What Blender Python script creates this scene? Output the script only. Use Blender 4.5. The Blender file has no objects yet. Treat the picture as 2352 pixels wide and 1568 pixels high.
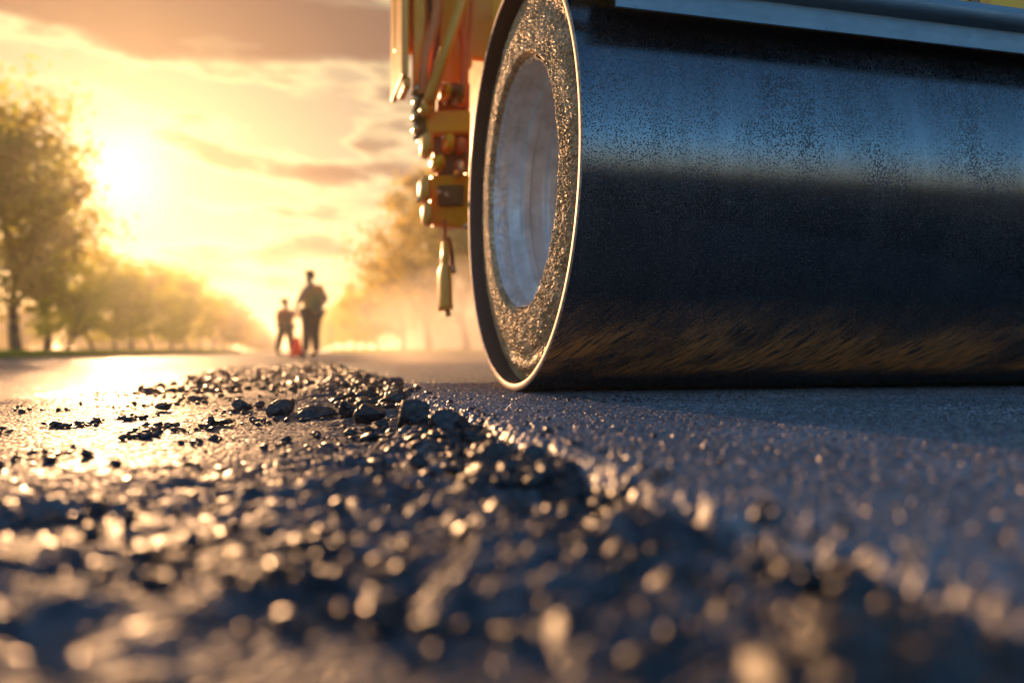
import bpy, bmesh, math, random
import numpy as np
from mathutils import Vector, Matrix
R = math.radians
random.seed(7)
rng = np.random.default_rng(11)
sc = bpy.context.scene
col = sc.collection
CAMH = 0.114
YAW, PITCH, FPX = R(15.12), R(0.69), 1910.0

# ------------------------------------------------------------ helpers
def at(px, py, Y):
    """point at world distance Y seen at (px, py) of the 2352 px wide photograph"""
    th = YAW + math.atan((px-1176)/FPX)
    X = Y*math.tan(th)
    d = Y*math.cos(YAW)+X*math.sin(YAW)
    return Vector((X, Y, CAMH+(807-py)/FPX*d))
def on_ground(px, py, z=-0.035):
    d = (CAMH-z)*FPX/(py-807); l = (px-1176)/FPX*d
    return Vector((d*math.sin(YAW)+l*math.cos(YAW), d*math.cos(YAW)-l*math.sin(YAW), z))
def seen_at(px, d, z=0.0):
    l = (px-1176)/FPX*d
    return Vector((d*math.sin(YAW)+l*math.cos(YAW), d*math.cos(YAW)-l*math.sin(YAW), z))

def tag(o, label=None, cat=None, group=None, kind=None):
    if label: o['label'] = label
    if cat: o['category'] = cat
    if group: o['group'] = group
    if kind: o['kind'] = kind
    return o
def empty(name, loc, rz=0):
    o = bpy.data.objects.new(name, None); col.objects.link(o)
    o.location = loc; o.rotation_euler = (0, 0, rz); o.empty_display_size = .1
    return o
def origin_of(p):
    v = Vector((0, 0, 0))
    while p is not None:
        v += Vector(p.location); p = p.parent
    return v
def link(name, me, mat, parent=None, smooth=True, world=True):
    """mesh data in world coordinates -> object under its parent"""
    if world and parent is not None:
        me.transform(Matrix.Translation(-origin_of(parent)))
    o = bpy.data.objects.new(name, me); col.objects.link(o)
    if parent is not None: o.parent = parent
    if mat is not None: me.materials.append(mat)
    if smooth:
        me.polygons.foreach_set('use_smooth', np.ones(len(me.polygons), dtype=bool))
    return o
def np_mesh(name, verts, faces):
    """verts (n,3), faces (m,k)"""
    me = bpy.data.meshes.new(name)
    verts = np.asarray(verts, dtype=np.float32); faces = np.asarray(faces, dtype=np.int32)
    m, k = faces.shape
    me.vertices.add(len(verts)); me.vertices.foreach_set('co', verts.ravel())
    me.loops.add(m*k); me.loops.foreach_set('vertex_index', faces.ravel())
    me.polygons.add(m); me.polygons.foreach_set('loop_start', np.arange(0, m*k, k, dtype=np.int32))
    me.polygons.foreach_set('loop_total', np.full(m, k, dtype=np.int32))
    me.update(calc_edges=True)
    return me
def grid_faces(nr, nc, wrap=False):
    r = np.arange(nr-1)[:, None]; c = np.arange(nc if wrap else nc-1)[None, :]
    c2 = (c+1) % nc
    a = r*nc+c; b = r*nc+c2; d = (r+1)*nc+c2; e = (r+1)*nc+c
    return np.stack([a, b, d, e], -1).reshape(-1, 4)
def bm_mesh(bm, name):
    bmesh.ops.recalc_face_normals(bm, faces=bm.faces[:])
    me = bpy.data.meshes.new(name); bm.to_mesh(me); bm.free(); return me
def box(bm, c, s, rot=None, bevel=0.0):
    t = bmesh.new()
    bmesh.ops.create_cube(t, size=1)
    bmesh.ops.scale(t, vec=s, verts=t.verts)
    if bevel > 0: bmesh.ops.bevel(t, geom=t.edges[:], offset=bevel, segments=2, affect='EDGES', profile=.5)
    if rot is not None: bmesh.ops.rotate(t, matrix=rot, verts=t.verts)
    bmesh.ops.translate(t, vec=c, verts=t.verts)
    me = bpy.data.meshes.new('t'); t.to_mesh(me); t.free(); bm.from_mesh(me); bpy.data.meshes.remove(me)
def tube(bm, pts, rad, n=16, cap=True):
    """swept tube; rad a number or a list"""
    pts = [Vector(p) for p in pts]
    if not hasattr(rad, '__len__'): rad = [rad]*len(pts)
    rings = []
    up = None
    for i, p in enumerate(pts):
        d = (pts[min(i+1, len(pts)-1)]-pts[max(i-1, 0)]).normalized()
        if up is None:
            up = Vector((0, 0, 1)) if abs(d.z) < .9 else Vector((1, 0, 0))
        a = d.cross(up).normalized(); b = a.cross(d).normalized(); up = b
        rings.append([bm.verts.new(p+(a*math.cos(t)+b*math.sin(t))*rad[i]) for t in [2*math.pi*k/n for k in range(n)]])
    for i in range(len(rings)-1):
        for k in range(n):
            bm.faces.new((rings[i][k], rings[i][(k+1) % n], rings[i+1][(k+1) % n], rings[i+1][k]))
    if cap:
        bm.faces.new(rings[0]); bm.faces.new(rings[-1][::-1])
def curve_pts(pts, n=8):
    """Catmull-Rom through the points"""
    P = [Vector(p) for p in pts]; P = [P[0]*2-P[1]]+P+[P[-1]*2-P[-2]]
    out = []
    for i in range(1, len(P)-2):
        for k in range(n):
            t = k/n
            out.append(.5*((2*P[i])+(-P[i-1]+P[i+1])*t+(2*P[i-1]-5*P[i]+4*P[i+1]-P[i+2])*t*t+(-P[i-1]+3*P[i]-3*P[i+1]+P[i+2])*t**3))
    out.append(P[-2]); return out
def lathe_x(name, prof, cy, cz, n=256, closed=False):
    """profile [(x, r)] turned about the axis (y=cy, z=cz)"""
    pr = prof+[prof[0]] if closed else prof
    x = np.array([p[0] for p in pr]); r = np.array([p[1] for p in pr])
    t = np.arange(n)*2*np.pi/n
    V = np.stack([np.repeat(x[:, None], n, 1), cy+r[:, None]*np.cos(t), cz+r[:, None]*np.sin(t)], -1).reshape(-1, 3)
    return np_mesh(name, V, grid_faces(len(pr), n, True))
def autosmooth(o, ang=35):
    me = o.data
    bm = bmesh.new(); bm.from_mesh(me)
    for e in bm.edges:
        if len(e.link_faces) == 2 and e.calc_face_angle(0) > R(ang): e.smooth = False
    bm.to_mesh(me); bm.free()
    return o

# noise on arrays
def h2(ix, iy, seed):
    h = (ix.astype(np.int64)*374761393+iy.astype(np.int64)*668265263+seed*974711) & 0xffffffff
    h = ((h ^ (h >> 13))*1274126177) & 0xffffffff
    h = ((h ^ (h >> 16))*2246822519) & 0xffffffff
    h = h ^ (h >> 15)
    return (h & 0xffffff)/float(0x1000000)
def vnoise(x, y, seed):
    ix = np.floor(x); iy = np.floor(y); fx = x-ix; fy = y-iy
    fx = fx*fx*(3-2*fx); fy = fy*fy*(3-2*fy)
    a = h2(ix, iy, seed); b = h2(ix+1, iy, seed); c = h2(ix, iy+1, seed); d = h2(ix+1, iy+1, seed)
    return (a+(b-a)*fx)*(1-fy)+(c+(d-c)*fx)*fy
def fbm(x, y, seed, o=4):
    s = 0; a = .5
    for k in range(o):
        s = s+a*vnoise(x*2**k, y*2**k, seed+k*17); a *= .5
    return s
def stones(x, y, cell, seed, flat=1.5, tilt=.5):
    """height 0..1 of packed stones of about one cell each"""
    u = x/cell; v = y/cell; iu = np.floor(u); iv = np.floor(v)
    best = np.full(u.shape, 9.0); hh = np.zeros(u.shape)
    for di in (-1, 0, 1):
        for dj in (-1, 0, 1):
            ci = iu+di; cj = iv+dj
            px = ci+.15+.7*h2(ci, cj, seed); py = cj+.15+.7*h2(ci, cj, seed+5)
            dx = u-px; dy = v-py
            d = dx*dx+dy*dy
            m = d < best
            t1 = (h2(ci, cj, seed+9)-.5)*2*tilt; t2 = (h2(ci, cj, seed+13)-.5)*2*tilt
            hh = np.where(m, .45*h2(ci, cj, seed+21)+t1*dx+t2*dy, hh); best = np.where(m, d, best)
    return np.clip(1-best*flat, 0, 1)*.55+hh
def sstep(a, b, x):
    t = np.clip((x-a)/(b-a), 0, 1); return t*t*(3-2*t)

# ------------------------------------------------------------ materials
def mat(name, base=(.5, .5, .5), rough=.5, metal=0.0, spec=.5, coat=0.0):
    m = bpy.data.materials.new(name); m.use_nodes = True
    b = m.node_tree.nodes['Principled BSDF']
    b.inputs['Base Color'].default_value = (*base, 1)
    b.inputs['Roughness'].default_value = rough
    b.inputs['Metallic'].default_value = metal
    b.inputs['Specular IOR Level'].default_value = spec
    b.inputs['Coat Weight'].default_value = coat
    return m
class N:
    def __init__(s, m): s.t = m.node_tree; s.b = s.t.nodes.get('Principled BSDF')
    def new(s, typ, **kw):
        n = s.t.nodes.new(typ)
        for k, v in kw.items():
            if k in n.inputs: n.inputs[k].default_value = v
            else: setattr(n, k, v)
        return n
    def l(s, a, b): s.t.links.new(a, b)
    def coord(s, scale=(1, 1, 1), kind='Object', rot=(0, 0, 0)):
        c = s.new('ShaderNodeTexCoord'); mp = s.new('ShaderNodeMapping')
        mp.inputs['Scale'].default_value = scale; mp.inputs['Rotation'].default_value = rot
        s.l(c.outputs[kind], mp.inputs['Vector']); return mp.outputs['Vector']
    def noise(s, vec, scale, detail=4, rough=.55, dist=0):
        n = s.new('ShaderNodeTexNoise'); n.inputs['Scale'].default_value = scale
        n.inputs['Detail'].default_value = detail; n.inputs['Roughness'].default_value = rough
        n.inputs['Distortion'].default_value = dist
        s.l(vec, n.inputs['Vector']); return n.outputs['Fac']
    def voro(s, vec, scale, feature='F1', out='Distance'):
        n = s.new('ShaderNodeTexVoronoi'); n.feature = feature; n.inputs['Scale'].default_value = scale
        s.l(vec, n.inputs['Vector']); return n.outputs[out]
    def ramp(s, fac, stops):
        n = s.new('ShaderNodeValToRGB'); e = n.color_ramp.elements
        while len(e) > 1: e.remove(e[-1])
        e[0].position = stops[0][0]; e[0].color = (*stops[0][1], 1) if hasattr(stops[0][1], '__len__') else (stops[0][1],)*3+(1,)
        for p, c in stops[1:]:
            x = e.new(p); x.color = (*c, 1) if hasattr(c, '__len__') else (c, c, c, 1)
        s.l(fac, n.inputs['Fac']); return n.outputs['Color']
    def mix(s, fac, a, b, mode='MIX'):
        n = s.new('ShaderNodeMix'); n.data_type = 'RGBA'; n.blend_type = mode
        for v, i in ((fac, 0), (a, 6), (b, 7)):
            if hasattr(v, 'links'): s.l(v, n.inputs[i])
            elif i == 0: n.inputs[0].default_value = v
            else: n.inputs[i].default_value = (*v, 1) if hasattr(v, '__len__') else (v, v, v, 1)
        return n.outputs[2]
    def math(s, op, a, b=0.0, c=0.0, clamp=False):
        n = s.new('ShaderNodeMath'); n.operation = op; n.use_clamp = clamp
        for i, v in enumerate((a, b, c)):
            if hasattr(v, 'links'): s.l(v, n.inputs[i])
            else: n.inputs[i].default_value = v
        return n.outputs[0]
    def bump(s, h, dist=.002, strength=1.0, prev=None):
        n = s.new('ShaderNodeBump'); n.inputs['Distance'].default_value = dist; n.inputs['Strength'].default_value = strength
        s.l(h, n.inputs['Height'])
        if prev is not None: s.l(prev, n.inputs['Normal'])
        return n.outputs['Normal']
    def set(s, name, v):
        if hasattr(v, 'links'): s.l(v, s.b.inputs[name])
        else: s.b.inputs[name].default_value = v

def asphalt_mat(name, dark, light, rough, pebble=110, bump=.0012, brown=.0):
    m = mat(name, dark, rough, spec=.5); n = N(m); v = n.coord()
    a = n.voro(v, pebble, out='Color')
    sep = n.new('ShaderNodeSeparateColor'); n.l(a, sep.inputs[0])
    big = n.noise(v, 3.5, 5)
    c = n.mix(sep.outputs[0], dark, light)
    c = n.mix(n.ramp(big, [(.35, 0.0), (.7, .5)]), c, tuple(x*.6 for x in dark))
    n.set('Base Color', c)
    n.set('Roughness', n.math('ADD', n.math('MULTIPLY', sep.outputs[1], .22), n.ramp(sep.outputs[2], [(.05, .16), (.10, rough-.1)])))
    f = n.noise(v, 900, 3)
    n.set('Normal', n.bump(n.math('ADD', n.math('MULTIPLY', f, .35), n.noise(v, 260, 3)), bump, .8))
    return m
M = {}
M['mat'] = asphalt_mat('asphalt_fresh', (.08, .082, .095), (.34, .30, .30), .32, 120)
M['matfar'] = asphalt_mat('asphalt_plain', (.05, .05, .058), (.17, .15, .15), .75, 120, .004); M['matfar'].node_tree.nodes['Principled BSDF'].inputs['Specular IOR Level'].default_value = .12
M['base'] = asphalt_mat('asphalt_base', (.030, .034, .045), (.15, .135, .14), .54, 90, .0007); M['base'].node_tree.nodes['Principled BSDF'].inputs['Specular IOR Level'].default_value = .13
M['rubble'] = asphalt_mat('asphalt_loose', (.010, .011, .016), (.040, .036, .036), .34, 160, .0015)
M['old'] = asphalt_mat('asphalt_old', (.10, .085, .08), (.17, .15, .14), .65, 60, .004); M['old'].node_tree.nodes['Principled BSDF'].inputs['Specular IOR Level'].default_value = .25

# drum face
m = mat('drum_steel', (.3, .3, .3), .3, 1.0); n = N(m); v = n.coord()
spot = n.noise(n.coord((1, 1, 1)), 250, 4, .75)
patch = n.noise(n.coord((1.3, 1, 1)), 4.5, 5, .6)
dots = n.voro(v, 230); dist = n.math('ADD', dots, n.math('MULTIPLY', n.math('SUBTRACT', n.noise(v, 420, 3, .7), .5), .45))
speck = n.ramp(n.math('SUBTRACT', n.math('MULTIPLY', patch, 1.0), dist), [(.075, 0.0), (.125, 1.0)])
fine = n.noise(v, 600, 3, .7)
tone = n.ramp(n.noise(n.coord((6, .6, .6)), 3, 4), [(.3, (.13, .135, .14)), (.7, (.185, .19, .195))])
c = n.mix(speck, tone, (.03, .028, .03))
grit = n.ramp(n.noise(v, 420, 2, .8), [(.655, 0.0), (.69, 1.0)])
c = n.mix(grit, c, (.42, .40, .42))
speck = n.math('MAXIMUM', speck, grit)
# golden glare painted into the colour low on the shell, drawn slantwise
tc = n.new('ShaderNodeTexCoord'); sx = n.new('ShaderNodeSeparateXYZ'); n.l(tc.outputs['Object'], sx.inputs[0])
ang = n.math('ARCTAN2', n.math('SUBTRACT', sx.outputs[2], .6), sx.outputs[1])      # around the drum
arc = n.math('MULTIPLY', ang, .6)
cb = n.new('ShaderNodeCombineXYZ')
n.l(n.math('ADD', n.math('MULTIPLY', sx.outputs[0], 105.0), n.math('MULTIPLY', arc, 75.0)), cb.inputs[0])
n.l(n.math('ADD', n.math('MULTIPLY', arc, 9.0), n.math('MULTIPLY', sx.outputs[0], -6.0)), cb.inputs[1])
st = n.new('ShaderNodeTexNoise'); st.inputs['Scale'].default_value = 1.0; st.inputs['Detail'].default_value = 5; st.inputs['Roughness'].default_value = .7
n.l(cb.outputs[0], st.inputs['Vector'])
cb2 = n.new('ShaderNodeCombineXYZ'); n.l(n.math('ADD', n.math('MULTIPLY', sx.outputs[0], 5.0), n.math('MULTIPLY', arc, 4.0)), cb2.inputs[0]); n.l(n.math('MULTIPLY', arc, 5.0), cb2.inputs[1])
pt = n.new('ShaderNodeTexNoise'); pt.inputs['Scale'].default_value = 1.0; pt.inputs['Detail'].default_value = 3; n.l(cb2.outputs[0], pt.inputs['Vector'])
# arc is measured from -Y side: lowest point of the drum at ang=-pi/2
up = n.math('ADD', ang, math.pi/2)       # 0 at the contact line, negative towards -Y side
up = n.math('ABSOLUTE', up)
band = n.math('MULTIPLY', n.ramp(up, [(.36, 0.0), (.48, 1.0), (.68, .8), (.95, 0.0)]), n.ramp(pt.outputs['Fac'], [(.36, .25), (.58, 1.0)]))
glare_streak = n.math('MULTIPLY', band, n.ramp(st.outputs['Fac'], [(.40, 0.0), (.52, 1.0)]))
M['glare_streak'] = glare_streak
c = n.mix(glare_streak, c, (1.0, .34, .07))
n.set('Base Color', c)
n.set('Metallic', n.math('SUBTRACT', 1.0, n.math('MAXIMUM', n.math('MULTIPLY', speck, .9), n.math('MULTIPLY', glare_streak, .8))))
n.set('Roughness', n.math('ADD', .10, n.math('ADD', n.math('MULTIPLY', speck, .35), n.math('MULTIPLY', glare_streak, .3))))
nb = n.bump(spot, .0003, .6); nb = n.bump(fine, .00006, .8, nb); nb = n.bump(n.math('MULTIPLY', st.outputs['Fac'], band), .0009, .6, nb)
n.set('Normal', nb)
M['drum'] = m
m = mat('rim_steel', (.55, .45, .36), .55, .25); n = N(m); v = n.coord()
n.set('Base Color', n.ramp(n.noise(v, 90, 5), [(.35, (.28, .17, .11)), (.6, (.62, .42, .30))]))
n.set('Normal', n.bump(n.noise(v, 500, 3), .0006, .7)); M['rim'] = m
m = mat('rim_inside', (.05, .04, .035), .6, .2); n = N(m); v = n.coord()
n.set('Base Color', n.ramp(n.noise(v, 240, 5, .7), [(.45, (.15, .07, .04)), (.66, (.22, .11, .07)), (.74, (.4, .3, .22))]))
n.set('Normal', n.bump(n.noise(v, 350, 4), .001, .8)); M['riminside'] = m
m = mat('caked_asphalt', (.2, .17, .13), .4, .15, spec=.6); n = N(m); v = n.coord()
vc = n.voro(v, 120, out='Color'); sp = n.new('ShaderNodeSeparateColor'); n.l(vc, sp.inputs[0])
n.set('Base Color', n.mix(n.ramp(n.noise(v, 9, 4), [(.4, 0.0), (.6, 1.0)]), n.mix(sp.outputs[0], (.32, .19, .08), (.90, .60, .32)), n.mix(sp.outputs[1], (.16, .09, .04), (.68, .38, .14))))
n.set('Roughness', n.math('ADD', .33, n.math('MULTIPLY', sp.outputs[2], .3)))
n.set('Normal', n.bump(n.noise(v, 500, 3), .0004, .6)); M['caked'] = m
m = mat('hub_steel', (.5, .48, .45), .40, .25); n = N(m); v = n.coord()
n.set('Base Color', n.ramp(n.noise(n.coord((1, 1, 1)), 14, 6, .65), [(.35, (.60, .55, .50)), (.55, (.76, .73, .69)), (.75, (.88, .85, .81))]))
n.set('Normal', n.bump(n.noise(v, 160, 4), .0004, .5)); M['hub'] = m
m = mat('bar_paint', (.10, .14, .17), .38, .3); n = N(m); v = n.coord()
dirt = n.ramp(n.noise(v, 70, 5, .7), [(.66, 0.0), (.71, 1.0)])
n.set('Base Color', n.mix(dirt, n.ramp(n.noise(n.coord((1, 6, 6)), 5, 4), [(.3, (.13, .19, .23)), (.7, (.20, .27, .31))]), (.03, .03, .03)))
n.set('Roughness', n.ramp(n.noise(v, 30, 4), [(.3, .3), (.7, .5)]))
n.set('Normal', n.bump(n.noise(n.coord((.3, 1, 1)), 120, 4), .0006, .5)); M['bar'] = m
def paint(name, c, dark, rough=.35):
    m = mat(name, c, rough, .0, spec=.35); n = N(m); v = n.coord()
    n.set('Base Color', n.mix(n.ramp(n.noise(v, 11, 6, .65), [(.55, 0.0), (.72, 1.0)]), c, dark))
    n.set('Roughness', n.ramp(n.noise(v, 25, 4), [(.3, rough-.08), (.7, rough+.15)]))
    n.set('Normal', n.bump(n.noise(v, 90, 3), .0006, .4)); return m
M['yellow'] = paint('yellow_paint', (1.0, .44, .008), (.88, .30, .008))
M['cream'] = paint('pale_yellow_paint', (1.0, .40, .045), (.95, .32, .035), .42); M['cream'].node_tree.nodes['Principled BSDF'].inputs['Specular IOR Level'].default_value = .5
M['dark'] = paint('dark_steel', (.28, .13, .03), (.05, .03, .02), .4)
M['brass'] = mat('brass_fitting', (.85, .60, .28), .28, .9)
n = N(M['brass']); n.set('Roughness', n.ramp(n.noise(n.coord(), 60, 4), [(.3, .18), (.7, .42)]))
M['hose'] = paint('grey_hose', (.90, .24, .06), (.6, .15, .04), .6)
M['steelrod'] = mat('steel_rod', (.75, .62, .48), .25, .9)
n = N(M['steelrod']); n.set('Roughness', n.ramp(n.noise(n.coord(), 40, 4), [(.3, .15), (.7, .4)]))
M['rubber'] = paint('tyre_rubber', (.02, .02, .02), (.05, .045, .04), .7)

def leaf_mat(name, a, b):
    m = mat(name, a, .5); n = N(m)
    v = n.coord(); oi = n.new('ShaderNodeObjectInfo')
    f = n.noise(v, 1.1, 4)
    g = n.noise(v, 9, 2)
    c = n.mix(n.ramp(f, [(.35, 0.0), (.65, 1.0)]), a, b)
    c = n.mix(n.math('MULTIPLY', g, .5), c, tuple(x*.45 for x in a))
    n.set('Base Color', c); n.set('Specular IOR Level', .25)
    tr = n.new('ShaderNodeBsdfTranslucent'); mx = n.new('ShaderNodeMixShader'); mx.inputs[0].default_value = .8
    hs = n.new('ShaderNodeHueSaturation'); hs.inputs['Value'].default_value = 2.1; n.l(c, hs.inputs['Color'])
    n.l(hs.outputs[0], tr.inputs[0])
    out = n.t.nodes['Material Output']
    n.l(n.b.outputs[0], mx.inputs[1]); n.l(tr.outputs[0], mx.inputs[2]); n.l(mx.outputs[0], out.inputs[0])
    return m
M['leafA'] = leaf_mat('leaf_green_gold', (.37, .33, .015), (.50, .44, .02))
M['leafB'] = leaf_mat('leaf_brown_green', (.30, .21, .03), (.38, .28, .035))
M['leafC'] = leaf_mat('leaf_yellow_green', (.42, .40, .012), (.48, .45, .02))
m = mat('bark', (.10, .07, .05), .85); n = N(m)
n.set('Base Color', n.ramp(n.noise(n.coord((8, 8, 1.5)), 2, 5), [(.3, (.045, .03, .022)), (.7, (.13, .09, .065))]))
n.set('Normal', n.bump(n.noise(n.coord((10, 10, 2)), 2.5, 5), .03, .8)); M['bark'] = m

# ------------------------------------------------------------ world and sun
SUN_AZ, SUN_EL = R(10.3), R(11.2)
S = Vector((-math.sin(SUN_AZ)*math.cos(SUN_EL), math.cos(SUN_AZ)*math.cos(SUN_EL), math.sin(SUN_EL)))
w = bpy.data.worlds.new('World'); sc.world = w; w.use_nodes = True
wt = w.node_tree; n = N.__new__(N); n.t = wt; n.b = None
bg = wt.nodes['Background']
sky = n.new('ShaderNodeTexSky'); sky.sky_type = 'NISHITA'; sky.sun_disc = False
sky.sun_elevation = SUN_EL; sky.sun_rotation = -SUN_AZ; sky.air_density = 1.0; sky.dust_density = .6; sky.ozone_density = 2.5
tc = n.new('ShaderNodeTexCoord'); D = tc.outputs['Generated']
vm = n.new('ShaderNodeVectorMath'); vm.operation = 'NORMALIZE'; n.l(D, vm.inputs[0]); D = vm.outputs[0]
dt = n.new('ShaderNodeVectorMath'); dt.operation = 'DOT_PRODUCT'; n.l(D, dt.inputs[0]); dt.inputs[1].default_value = S
dot = n.math('MAXIMUM', dt.outputs['Value'], 0.0)
sp = n.new('ShaderNodeSeparateXYZ'); n.l(D, sp.inputs[0]); dz = sp.outputs[2]
g1 = n.math('POWER', dot, 6.0); g2 = n.math('POWER', dot, 90.0); g3 = n.math('POWER', dot, 900.0)
def vscale(colr, f):
    x = n.new('ShaderNodeVectorMath'); x.operation = 'SCALE'
    if hasattr(colr, 'links'): n.l(colr, x.inputs[0])
    else: x.inputs[0].default_value = colr
    if hasattr(f, 'links'): n.l(f, x.inputs['Scale'])
    else: x.inputs['Scale'].default_value = f
    return x.outputs[0]
def vadd(a, b):
    x = n.new('ShaderNodeVectorMath'); x.operation = 'ADD'; n.l(a, x.inputs[0]); n.l(b, x.inputs[1]); return x.outputs[0]
# scattered evening light round the sun
glow = vadd(vadd(vscale((2.0, 1.30, .64), g1), vscale((1.4, 1.05, .45), g2)), vscale((5.0, 4.3, 2.8), g3))
side = n.ramp(n.math('ADD', n.math('MULTIPLY', dt.outputs['Value'], .5), .5), [(.35, (1.15, 1.66, 1.86)), (.75, (1.1, 1.15, 1.1)), (.93, (.42, .36, .26)), (1.0, (.25, .18, .10))])
clear = vadd(n.mix(1.0, sky.outputs[0], side, 'MULTIPLY'), glow)
# clouds: stretched along the horizon
mp = n.new('ShaderNodeMapping'); mp.inputs['Scale'].default_value = (2.2, 2.2, 9.5); mp.inputs['Rotation'].default_value = (0, R(4), 0); mp.inputs['Location'].default_value = (3.1, 1.2, .35)
n.l(D, mp.inputs['Vector'])
cl = n.noise(mp.outputs[0], 1.6, 7, .56, .35)
az = n.math('ARCTAN2', sp.outputs[0], sp.outputs[1]); el = n.math('ARCSINE', dz)
warp = n.math('MULTIPLY', n.math('SUBTRACT', n.noise(mp.outputs[0], 1.1, 5, .6), .5), .10)
def bank(a0, e0, wa, we, amp, slope=0.0):
    """one cloud bank: azimuth, elevation, half sizes in degrees"""
    da = n.math('MULTIPLY', n.math('SUBTRACT', az, R(a0)), 1/R(wa))
    de = n.math('ADD', n.math('SUBTRACT', el, R(e0)), n.math('ADD', warp, n.math('MULTIPLY', n.math('SUBTRACT', az, R(a0)), -slope)))
    de = n.math('MULTIPLY', de, 1/R(we))
    r2 = n.math('ADD', n.math('MULTIPLY', da, da), n.math('MULTIPLY', de, de))
    return n.math('MULTIPLY', n.math('POWER', 2.718, n.math('MULTIPLY', r2, -1.0)), amp)
cov = n.math('MULTIPLY_ADD', cl, 1.55, -.345)
for b in ((-4, 21.8, 11, 2.4, .27), (4.5, 20.8, 8, 2.6, .28, -.1), (-15, 22.5, 7, 1.8, .28), (0.5, 17.0, 4.8, .95, .27, -.08), (3.4, 11.9, 5.5, .75, .24, .03), (-9.5, 18.9, 5, .8, .16), (7.5, 16.5, 3.0, 1.6, .22), (-6, 14.8, 7, .6, .20, -.06), (-1, 9.3, 6, .5, .16), (6.5, 14.0, 3.5, .5, .20), (-3, 18.8, 5, .5, .16, .05), (-13, 20.2, 5, .7, .14, -.1), (-2, 26, 40, 3.5, .22), (20, 16, 10, 4, .15), (-30, 18, 12, 3, .15)):
    cov = n.math('ADD', cov, bank(*b))
cm = n.ramp(cov, [(.47, 0.0), (.56, .55), (.68, 1.0)])
edge = n.ramp(cov, [(.38, 0.0), (.47, 1.0), (.57, .0)])
ccol = vadd(vscale((.60, .50, .50), 1.0), vadd(vscale((1.0, .26, .0), g1), vscale((3.0, 1.5, .35), g2)))
ecol = vscale((2.6, 1.9, .7), g1)
back = n.ramp(dt.outputs['Value'], [(.0, 0.0), (.75, 1.0)])
skyc = n.mix(n.math('MULTIPLY', cm, n.math('MULTIPLY', back, .92)), clear, ccol)
skyc = vadd(skyc, vscale(ecol, edge))
# warm belt low on the side away from the sun, raised as added fill
belt = n.math('MULTIPLY', n.ramp(dz, [(.0, 1.0), (.06, .9), (.26, 0.0)]), n.ramp(n.math('ADD', n.math('MULTIPLY', dt.outputs['Value'], .5), .5), [(.45, 1.0), (.85, 0.0)]))
skyc = n.mix(n.math('MULTIPLY', belt, .75), skyc, (3.7, 2.1, 1.5))
n.l(skyc, bg.inputs['Color']); bg.inputs['Strength'].default_value = .14

ld = bpy.data.lights.new('sun', 'SUN'); ld.energy = 5.0; ld.angle = R(.6); ld.color = (1.0, .53, .24)
lo = bpy.data.objects.new('sun', ld); col.objects.link(lo); lo.rotation_euler = S.to_track_quat('Z', 'Y').to_euler()

# ------------------------------------------------------------ camera
cd = bpy.data.cameras.new('camera'); cam = bpy.data.objects.new('camera', cd); col.objects.link(cam)
cam.location = (0, 0, CAMH); cam.rotation_euler = (R(90)+PITCH, 0, -YAW)
cd.sensor_width = 36; cd.lens = FPX/2352*36; cd.clip_start = .02; cd.clip_end = 6000
cd.dof.use_dof = True; cd.dof.focus_distance = 1.80; cd.dof.aperture_fstop = 1.75
sc.camera = cam

# ------------------------------------------------------------ ground
def sheet(name, x0, x1, y0, y1, z, m, kind='structure', nx=2, ny=2):
    X, Y = np.meshgrid(np.linspace(x0, x1, nx), np.linspace(y0, y1, ny))
    me = np_mesh(name, np.stack([X, Y, np.full(X.shape, z)], -1).reshape(-1, 3), grid_faces(ny, nx))
    o = link(name, me, m); tag(o, kind=kind); return o
m = mat('meadow', (.06, .07, .02), .9); n = N(m); v = n.coord()
n.set('Base Color', n.ramp(n.noise(v, .35, 6, .6), [(.3, (.05, .065, .015)), (.6, (.10, .10, .03)), (.8, (.14, .12, .05))]))
n.set('Normal', n.bump(n.noise(v, 8, 5), .05, .8)); M['meadow'] = m
sheet('ground', -1500, 1500, -500, 1900, -.10, M['meadow'])
sheet('old_road', -8.2, -.80, -300, 900, -.085, M['old'])
sheet('road', .305, 7.6, -300, 900, -.012, M['matfar'])       # far and outer part of the new carriageway
sheet('road_base', -.88, .33, 7.9, 900, -.040, M['base'])

# base course with its lumpy foreground, rows spaced by distance
rows = np.concatenate([.16*np.exp(np.arange(0, 560)*.0028), np.arange(.768, 3.0, .0026), 3.0*np.exp(np.arange(0, 170)*.006)])
xs = np.linspace(-.88, .40, 780)
X, Y = np.meshgrid(xs, rows)
near = 1-sstep(.7, 1.45, Y)
strip = sstep(-.02, .22, X+.10*(fbm(X*3, Y*2.3, 3)-.5)*2)
far = sstep(3.0, 4.5, Y)*sstep(-.75, -.3, X)
rough = np.clip(near*.65+strip+far*.6, 0, 1)
patch = sstep(.42, .60, fbm(X*5+3, Y*4.0, 31))
rough2 = np.clip(.12+rough*(.10+.90*patch), 0, 1)
Z = -.040+.006*(fbm(X*4, Y*3, 5)-.5)
Z += .0046*(.26+.74*rough2)*stones(X, Y, .0095, 41, 1.5, .9)
Z += .014*rough2*patch*stones(X, Y, .034, 53, 1.6, .9)*sstep(.25, .6, fbm(X*14, Y*12, 61)+.12*near)
Z += .019*rough*sstep(.42, .74, fbm(X*8, Y*7, 71, 5))
Z += .004*strip*sstep(.0, .22, X)*(.4+fbm(X*6, Y*5, 77))+.024*sstep(2.4, 3.1, Y)*sstep(-.05, .2, X)
Z = Z-.07*(1-sstep(-.88, -.872, X))
me = np_mesh('road_base', np.stack([X+.006*(fbm(X*20, Y*20, 91)-.5)*(X > -.86), Y, Z], -1).reshape(-1, 3), grid_faces(len(rows), len(xs)))
tag(link('road_base', me, M['base']), kind='structure')

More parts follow.
